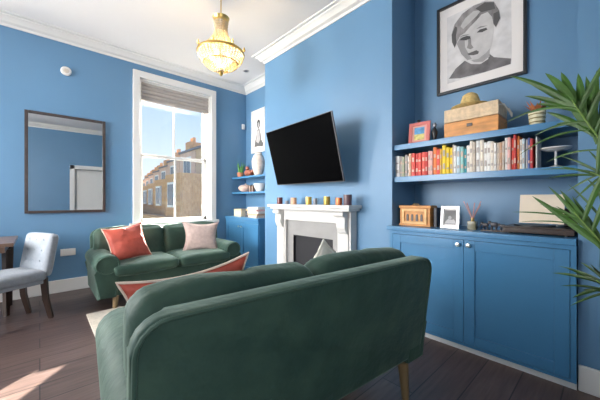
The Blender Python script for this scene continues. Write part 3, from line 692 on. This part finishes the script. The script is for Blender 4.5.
obj('pot', lathe(bmesh.new(), [(0, 0), (.036, 0), (.042, .02), (.050, .10), (.050, .105), (.044, .105), (.036, .02), (0, .015)], 24), mat('cream_glaze', (.68, .62, .42), .4), vs_p)
for z in (.028, .055, .082): obj('stripe', lathe(bmesh.new(), [(.0425 + z * .07, z - .004), (.0445 + z * .07, z), (.0425 + z * .07, z + .004)], 24), mat('olive_stripe', (.22, .17, .05), .4), vs_p)
bm = bmesh.new()
for k in range(16):
    a = k * 2.4; l = .05 + .03 * random.random(); d = Vector((math.cos(a), math.sin(a), 0))
    t = bmesh.new(); p = [Vector((0, 0, .09)) + d * .01, Vector((0, 0, .13)) + d * (l * .5), Vector((0, 0, .15 + .03 * random.random())) + d * l]; s_ = Vector((-d.y, d.x, 0)) * .010
    v = [t.verts.new(p[0]), t.verts.new(p[1] - s_), t.verts.new(p[1] + s_), t.verts.new(p[2])]; t.faces.new((v[0], v[1], v[3], v[2])); merge(bm, t)
obj('dried_flowers', bm, mat('rust_petals', (.40, .13, .05), .7), vs_p)

# ------------------------------------------------------------------ on the right cupboard
CZ = .9155
dy = lambda px, X: onX(px, 0, X).y
ck = thing('carved_box', 'carved orange wooden box with arched front on the blue cupboard', 'box', (2.50, dy(400, 2.50), CZ), R(-90))
wk = dy(400, 2.50) - dy(430, 2.50); hk = .185
bm = bmesh.new(); box(bm, 0, wk, 0, .12, 0, hk - .02, bev=.003); box(bm, -.01, wk + .01, -.01, .13, hk - .025, hk, bev=.005); box(bm, -.006, wk + .006, -.008, .126, 0, .016, bev=.003)
obj('body', bm, BOXW, ck)
obj('frame', _shift(frame_bm(wk * .82, hk * .74, .022, .014), hk * .47), mat('pale_orange_wood', (.72, .42, .17), .5, var=.2, scale=20), ck, (wk / 2, 0, 0))
for k in range(4):
    x = wk * (.27 + k * .155); pts = [(-.010, 0), (.010, 0), (.010, .05)] + [(.010 * math.cos(a), .05 + .012 * math.sin(a)) for a in (PI * .25, PI * .5, PI * .75)] + [(-.010, .05)]
    obj('arch', prism(bmesh.new(), pts, 0, .004, M=T(x, 0, .045) @ XZ), DARKW, ck)
obj('handle', tube(bmesh.new(), [(wk * .35, .05, hk), (wk * .38, .05, hk + .012), (wk * .55, .05, hk + .012), (wk * .58, .05, hk)], .004, 8), BRASS, ck)
bkx = obj('book', box(box(bmesh.new(), 0, .13, 0, .022, 0, .165), .006, .124, .003, .019, .002, .163, mi=1), [book_mat('black'), PG], None, (2.52, dy(436.5, 2.52), CZ)); tag(bkx, 'dark upright book between carved box and silver photo frame', 'book')
SILV = mat('silver_frame', (.60, .60, .60), .3, .3)
sf = stand_frame('silver framed black and white photo on the blue cupboard', 2.50, dy(450, 2.5), CZ, .145, .185, .022, SILV, R(-90), 7)
pp_(sf, 'photo', grey(.20), [(-.045, .035), (.045, .035), (.045, .15), (-.045, .15)], 0)
pp_(sf, 'photo_figure', grey(.55), [(-.04, .04), (-.03, .06), (-.015, .075), (.01, .07), (.03, .075), (.04, .06), (.045, .04)], .001)
pp_(sf, 'photo_face', grey(.45), [(-.012, .075), (-.014, .095), (.0, .105), (.012, .095), (.01, .075)], .002)
df = thing('reed_diffuser', 'glass reed diffuser with pink reeds beside the silver frame', 'diffuser', (2.52, dy(472.5, 2.52), CZ))
obj('glass_jar', B(-.03, .03, -.03, .03, 0, .07, bev=.006), mat('amber_glass', (.22, .20, .12), .15, trans=.3), df)
obj('neck', lathe(bmesh.new(), [(.012, .07), (.012, .085), (.015, .087), (.015, .092), (0, .092)], 14), BRASS, df)
for k in range(7):
    a = k * 2 * PI / 7; obj('reed', tube(bmesh.new(), [(.004 * math.cos(a), .004 * math.sin(a), .09), (.045 * math.cos(a), .062 * math.sin(a), .20 + .012 * (k % 3))], .0032, 6), mat('pink_reed', (.62, .33, .30), .7), df)
lt = thing('elephant_ornament', 'dark carved ornament of walking elephants on the blue cupboard', 'ornament', (2.50, dy(494, 2.5), CZ), R(-90))
obj('base', B(-.085, .085, -.02, .02, 0, .010, bev=.002), DARKW, lt)
for k, (x, s_) in enumerate(((-.055, .8), (.0, .95), (.055, .75))):
    t = softbox(.050 * s_, .028 * s_, .034 * s_, .012 * s_, n=5, M=T(x, 0, .042 * s_ + .012))
    for dx in (-.015, .015):
        for dyy in (-.007, .007): tube(t, [(x + dx * s_, dyy * s_, .009), (x + dx * s_, dyy * s_, .04 * s_)], .0062 * s_, 8)
    softbox(.024 * s_, .022 * s_, .026 * s_, .009 * s_, n=4, M=T(x - .030 * s_, 0, .012 + .054 * s_), bm=t)
    tube(t, [(x - .038 * s_, 0, .012 + .05 * s_), (x - .047 * s_, 0, .03), (x - .050 * s_, 0, .018)], [.006 * s_, .0045 * s_, .003 * s_], 8)
    obj('elephant', t, mat('dark_stone', (.05, .045, .05), .35), lt)
# low dark case with pale upright panel
y0c, y1c = dy(503, 2.47), dy(575, 2.47)
kc = thing('record_player', 'low dark wooden record player at the right end of the blue cupboard', 'record player', (2.45, y0c, CZ), R(-90))
wc_ = y0c - max(y1c, A0 + .008); 
bm = bmesh.new(); box(bm, 0, wc_, 0, .30, .008, .040, bev=.004); box(bm, .006, wc_ - .006, .006, .294, .040, .050, bev=.002)
obj('plinth', bm, DARKW, kc)
for x in (.04, wc_ - .04):
    for y in (.03, .27): obj('foot', lathe(bmesh.new(), [(0, 0), (.014, 0), (.014, .009), (0, .009)], 12), BLACK, kc, (x, y, 0))
obj('platter', lathe(bmesh.new(), [(0, 0), (.115, 0), (.115, .008), (.015, .009), (0, .010)], 32), BLACK, kc, (wc_ * .42, .145, .0505))
obj('tonearm', tube(bmesh.new(), [(wc_ - .045, .25, .062), (wc_ - .05, .14, .066), (wc_ - .09, .07, .064)], .004, 8), NICKEL, kc)
obj('pivot', lathe(bmesh.new(), [(0, 0), (.014, 0), (.014, .014), (0, .016)], 12), BLACK, kc, (wc_ - .045, .25, .0505))
# pale record sleeve standing on it
slv = thing('record_sleeve', 'pale cream record sleeve leaning upright on the record player', 'record sleeve')
ws = (dy(518, 2.56) - dy(563, 2.56))
slv.matrix_world = T(2.56, dy(540.5, 2.56), CZ + .072) @ RZ(R(-90)) @ RX(R(-12))
obj('sleeve', B(-ws / 2, ws / 2, 0, .005, 0, .205), mat('cream_card', (.78, .66, .52), .6, var=.12, scale=4), slv)
dk = thing('storage_tin', 'dark upright box behind the record sleeve near the alcove edge', 'box', (2.66, A0 + .012, CZ + .053))
obj('body', B(0, .10, 0, .075, 0, .10, bev=.004), DARKW, dk); obj('lid', B(-.003, .103, -.003, .078, .10, .122, bev=.003), DARKW, dk)

# ------------------------------------------------------------------ left alcove ornaments
def at(px, X): return onX(px, 0, X).y
sc_ = thing('potted_succulent', 'small spiky green succulent in a terracotta pot on the left alcove shelf', 'plant', (2.66, 4.50, 1.5555))
obj('pot', lathe(bmesh.new(), [(0, 0), (.045, 0), (.062, .075), (.062, .082), (.052, .082), (.045, .06), (0, .06)], 20), mat('terracotta', (.45, .17, .09), .8), sc_)
for k in range(11):
    a = k * 2.39; rr = .012 + .022 * (k % 3) / 2; l = .22 - .03 * (k % 4)
    obj('leaf', tube(bmesh.new(), [(rr * math.cos(a), rr * math.sin(a), .06), (rr * 1.6 * math.cos(a), rr * 1.6 * math.sin(a), .06 + l * .5), (rr * 2.6 * math.cos(a), rr * 2.6 * math.sin(a), .06 + l)], [.013, .011, .002], 6), LEAFD, sc_)
sh_ = thing('wooden_bird', 'reddish brown carved wooden bird beside the succulent', 'ornament', (2.66, 4.20, 1.5555))
RB = mat('red_brown_wood', (.30, .09, .05), .4, var=.2, scale=20)
t = softbox(.13, .20, .10, .048, n=8, M=T(0, 0, .062)); softbox(.06, .07, .065, .03, n=6, M=T(0, .07, .145), bm=t); tube(t, [(0, -.07, .07), (0, -.15, .11)], [.035, .012], 10); obj('body', t, RB, sh_, ang=80)
obj('beak', lathe(bmesh.new(), [(.010, 0), (0, .03)], 10, T(0, .10, .145) @ RX(R(-90))), BRASS, sh_)
obj('base', lathe(bmesh.new(), [(0, 0), (.045, 0), (.045, .012), (0, .012)], 16), DARKW, sh_)
vz = thing('ceramic_vase', 'tall cream patterned vase under the figure print', 'vase', (2.66, 3.93, 1.5555))
obj('vessel', lathe(bmesh.new(), [(0, 0), (.06, 0), (.075, .03), (.105, .16), (.108, .24), (.08, .32), (.055, .345), (.06, .37), (.05, .37), (.045, .34), (0, .32)], 28), mat('cream_ceramic', (.68, .58, .50), .35, var=.15, scale=25), vz)
obj('rim', lathe(bmesh.new(), [(.056, .366), (.063, .369), (.056, .374), (.05, .37)], 28), mat('brown_glaze', (.25, .12, .07), .3), vz)
po_ = thing('round_pot', 'rounded pale pink lidded pot on the lower left alcove shelf', 'pot', (2.68, 4.36, 1.2885))
obj('vessel', lathe(bmesh.new(), [(0, 0), (.06, 0), (.11, .035), (.125, .07), (.11, .10), (.0, .10)], 28), mat('pink_ceramic', (.62, .44, .38), .35), po_)
obj('lid', lathe(bmesh.new(), [(.112, .10), (.08, .122), (.02, .132), (.012, .137), (.016, .15), (0, .155)], 28), mat('pink_ceramic2', (.68, .52, .46), .35), po_)
for i, y in enumerate((4.17, 4.09)):
    t = thing('spice_jar', ['brown glass jar nearer the pink pot on the lower left shelf', 'brown glass jar nearer the white bowl on the lower left shelf'][i], 'jar', (2.66, y, 1.2885), 0, 'brown jars on the lower left shelf')
    obj('jar', lathe(bmesh.new(), [(0, 0), (.028, 0), (.028, .09), (.02, .10), (0, .10)], 14), mat('brown_glass', (.15, .08, .05), .2), t); obj('lid', lathe(bmesh.new(), [(0, .10), (.022, .10), (.022, .118), (0, .118)], 14), BLACK, t)
wb = thing('white_bowl', 'white ribbed bowl at the right of the lower left shelf', 'bowl', (2.67, 3.90, 1.2885))
obj('bowl', lathe(bmesh.new(), [(0, 0), (.05, 0), (.09, .06), (.105, .13), (.100, .13), (.085, .065), (0, .012)], 28), WHITE, wb)
obj('foot', lathe(bmesh.new(), [(.048, 0), (.055, 0), (.052, .012), (.048, .012)], 24), WHITE, wb)
jb = thing('jewellery_box', 'cream box with dark trim on the left alcove cupboard', 'box', (2.60, 4.36, .8685))
obj('body', B(-.08, .08, -.12, .12, 0, .10, bev=.004), mat('cream_box', (.72, .60, .42), .5), jb); obj('lid', B(-.083, .083, -.123, .123, .102, .128, bev=.004), mat('cream_box2', (.60, .47, .30), .5), jb)
dj = thing('glass_jar', 'dark glass jar between the cream box and the pile of books', 'jar', (2.58, 4.12, .8685))
obj('jar', lathe(bmesh.new(), [(0, 0), (.045, 0), (.045, .09), (.03, .105), (0, .105)], 18), mat('dark_jar', (.06, .07, .08), .15), dj); obj('lid', lathe(bmesh.new(), [(0, .105), (.032, .105), (.032, .125), (0, .125)], 18), BRASS, dj)
z = .8685
for i, (hh, cn, lab) in enumerate(((.035, 'beige', 'beige book at the bottom of the pile on the left cupboard'), (.03, 'tan', 'tan book second from the bottom of the pile on the left cupboard'), (.035, 'cream', 'cream book in the middle of the pile on the left cupboard'), (.028, 'pale pink', 'pale pink book second from the top of the left cupboard pile'), (.035, 'white', 'white book on top of the pile on the left cupboard'))):
    o = obj('book', box(box(bmesh.new(), -.10, .10, -.14, .14, 0, hh), -.094, .1015, -.135, .135, .003, hh - .003, mi=1), [book_mat(cn), PG], None, (2.60, 3.86 + .008 * (i % 2), z), (0, 0, R(4 * (i % 3) - 4)), smooth=False); tag(o, lab, 'book', 'pile of books on the left cupboard'); z += hh + .0006

# ------------------------------------------------------------------ dining table and chair
tb = thing('dining_table', 'brown wooden dining table cut off at the left edge', 'table', (-.90, 4.10, 0))
obj('table_top', B(-.72, .72, -.34, .40, .715, .75, bev=.004), TABW, tb); obj('apron', B(-.66, .66, -.28, .34, .655, .714), TABW, tb)
for x in (-.64, .655):
    for y in (-.05, .33): obj('leg', tube(bmesh.new(), [(x, y, 0), (x, y, .66)], [.024, .034], 4), DARKW, tb, smooth=False)
dc = thing('dining_chair', 'grey upholstered button back dining chair with dark legs at the table', 'chair', (-.215, 3.74, 0), math.atan2(-.46, -.88) - PI / 2)
# local: +y is facing direction; back at y -.20
obj('seat', softbox(.43, .44, .10, .035, puff=(0, 0, .015), n=8, M=T(0, .02, .43)), CHAIRF, dc, ang=80)
obj('seat_rail', B(-.20, .20, -.17, .22, .355, .395, bev=.006), CHAIRF, dc)
bm = softbox(.42, .075, .40, .03, puff=(0, .014, .01), n=16, M=T(0, -.235, .615) @ RX(R(10)))
for i in (-1, 0, 1):
    for j in (-1, 0, 1):
        c = (T(0, -.235, .635) @ RX(R(10))) @ Vector((i * .11, .045, j * .10 + .02))
        for v in bm.verts:
            dd = (v.co - c).length
            if dd < .05: v.co.y -= .014 * (1 - dd / .05) ** 1.5
bk_ = obj('backrest', bm, CHAIRF, dc, ang=80)
for i in (-1, 0, 1):
    for j in (-1, 0, 1):
        c = (T(0, -.235, .635) @ RX(R(10))) @ Vector((i * .11, .042, j * .10 + .02)); obj('button', softbox(.014, .008, .014, .003, n=2, M=Matrix.Translation(c)), mat('button_fabric', (.26, .30, .34), .8), bk_)
for x in (-.175, .175):
    obj('leg', tube(bmesh.new(), [(x, -.245, 0), (x, -.20, .20), (x, -.185, .40)], [.024, .030, .034], 4), DARKW, dc, smooth=False)
    obj('leg', tube(bmesh.new(), [(x, .19, 0), (x, .19, .38)], [.024, .032], 4), DARKW, dc, smooth=False)

# ------------------------------------------------------------------ palm
pm = thing('palm', 'green potted palm reaching in from the right edge over the alcove', 'plant', (2.02, -.42, 0))
P0 = Vector(pm.location)
obj('pot', lathe(bmesh.new(), [(0, 0), (.13, 0), (.17, .28), (.18, .30), (.16, .30), (.15, .26), (0, .26)], 28), mat('charcoal_pot', (.06, .06, .065), .6), pm)
obj('soil', lathe(bmesh.new(), [(0, .262), (.149, .262), (.149, .255), (0, .255)], 20), mat('soil', (.04, .03, .02), .95), pm)
def onXw(px, py, X): return onX(px, py, X) - P0
def bez(pts, n):
    out = []
    for i in range(n + 1):
        t = i / n; q = [Vector(p) for p in pts]
        while len(q) > 1: q = [a.lerp(b, t) for a, b in zip(q, q[1:])]
        out.append(q[0])
    return out
def leaflet(bm, a, b, w, sag=.12, n=8, twist=0):
    a, b = Vector(a), Vector(b); L = (b - a).length; side = (b - a).cross(Vector((math.cos(twist), -.2, math.sin(twist)))).normalized()
    view = side.cross((b - a).normalized()).normalized(); rows = []
    for i in range(n + 1):
        t = i / n; p = a.lerp(b, t) + Vector((0, 0, sag * L * 4 * t * (1 - t) * 1.0)); ww = w * (math.sin(PI * min(1, t * .93 + .07)) ** .6) * (1 - .35 * t)
        if i == n: ww = .0006
        rows.append((bm.verts.new(p - side * ww / 2 + view * ww * .16), bm.verts.new(p), bm.verts.new(p + side * ww / 2 + view * ww * .16)))
    for r, s in zip(rows, rows[1:]):
        bm.faces.new((r[0], r[1], s[1], s[0])); bm.faces.new((r[1], r[2], s[2], s[1]))
def frond(rach, leaves, extra=0, w=.026):
    pts = bez([Vector((0, 0, .27))] + rach, 16)
    f = obj('frond', tube(bmesh.new(), pts, [.009 - .0065 * i / 16 for i in range(17)], 6), mat('frond_stem', (.16, .26, .05), .5), pm)
    bm = bmesh.new()
    for (a, b, ww, sg) in leaves: leaflet(bm, a, b, ww, sg, twist=random.uniform(-.5, .5))
    # leaflets on the far side of the rib, continuing to the right out of the photo
    for i in range(6, 16):
        p = pts[i]; d = (pts[i] - pts[i - 1]).normalized(); o = d.cross(Vector((1, 0, 0))).normalized()
        if o.y > 0: o = -o
        leaflet(bm, p, p + (d * .6 + o * .8 + Vector((-.15, 0, .1))) * .26, w, .08)
    obj('leaflets', bm, LEAF, f, ang=20)
X1 = 2.0
def L(ax, ay, bx_, by, w=.03, sg=.06, Xa=None, Xb=None): return (onXw(ax, ay, Xa or X1), onXw(bx_, by, Xb or (X1 + .06)), w, sg)
frond([Vector((.02, .10, .85)), onXw(640, 190, 2.0), onXw(600, 145, 2.0), onXw(572, 100, 1.98)],
      [L(572, 102, 510, 76, .034, .05), L(576, 108, 504, 124, .020, .12), L(580, 112, 524, 96, .034, .05), L(573, 101, 545, 73, .040, .04), L(574, 103, 561, 72, .042, .02), L(583, 118, 578, 73, .044, .02),
       L(590, 130, 597, 70, .046, .02), L(597, 142, 615, 78, .046, .02), L(586, 122, 534, 136, .018, .10), L(590, 130, 518, 156, .012, .12), L(592, 134, 546, 112, .034, .06), L(600, 150, 545, 163, .014, .10), L(578, 110, 530, 84, .034, .03), L(586, 120, 556, 92, .04, .04), L(594, 136, 566, 100, .045, .03), L(588, 120, 552, 82, .045, .03), L(596, 134, 586, 76, .045, .02), L(582, 112, 536, 104, .034, .05), L(592, 128, 556, 124, .034, .06), L(602, 150, 606, 72, .046, .02), L(590, 124, 568, 84, .04, .03), L(598, 144, 588, 92, .045, .02)])
X1 = 1.9
frond([Vector((.02, .14, .55)), onXw(650, 300, 1.9), onXw(612, 255, 1.9), onXw(574, 212, 1.9)],
      [L(600, 246, 532, 196, .036, .02), L(594, 236, 560, 190, .034, .02), L(606, 250, 572, 196, .026, .02), L(580, 218, 512, 212, .010, .03), L(586, 226, 520, 222, .008, .05), L(612, 232, 568, 184, .014, .05), L(590, 232, 548, 186, .022, .03), L(602, 242, 556, 206, .018, .04), L(584, 222, 540, 204, .016, .04), L(616, 262, 580, 226, .016, .05), L(622, 270, 590, 240, .016, .05), L(616, 240, 596, 186, .022, .03), L(618, 215, 586, 178, .016, .05)])
X1 = 2.05
frond([Vector((.02, .18, .75)), onXw(660, 230, 2.0), onXw(620, 180, 2.0), onXw(590, 172, 2.0)],
      [L(606, 176, 548, 178, .014, .05), L(608, 178, 556, 166, .014, .03), L(600, 174, 566, 192, .014, .05), L(612, 180, 578, 164, .014, .06), L(604, 174, 574, 200, .014, .03), L(604, 174, 538, 170, .010, .06), L(612, 182, 584, 208, .014, .03), L(600, 172, 560, 156, .012, .04), L(610, 176, 588, 150, .014, .04)])
X1 = 1.9
frond([Vector((.0, .16, .45)), onXw(670, 330, 1.9), onXw(620, 296, 1.9), onXw(596, 280, 1.9)],
      [L(604, 284, 552, 273, .020, .05), L(608, 288, 566, 268, .018, .05), L(606, 288, 572, 298, .020, .05), L(612, 292, 582, 290, .018, .04), L(604, 280, 580, 262, .014, .05), L(606, 290, 560, 286, .014, .05), L(610, 292, 570, 306, .014, .05), L(604, 282, 558, 266, .012, .05), L(612, 290, 590, 264, .014, .05)])
for a, l in ((2.6, 1.5), (3.7, 1.35), (4.6, 1.2), (5.4, 1.1)):
    d = Vector((math.cos(a), math.sin(a), 0)) * .22 if a > 3 else Vector((math.cos(a) * .35, .02, 0))
    frond([Vector((d.x * .1, d.y * .1, l * .6)), Vector((d.x * .5, d.y * .3, l)), Vector((d.x * 1.3, d.y * .9, l * 1.12))], [])
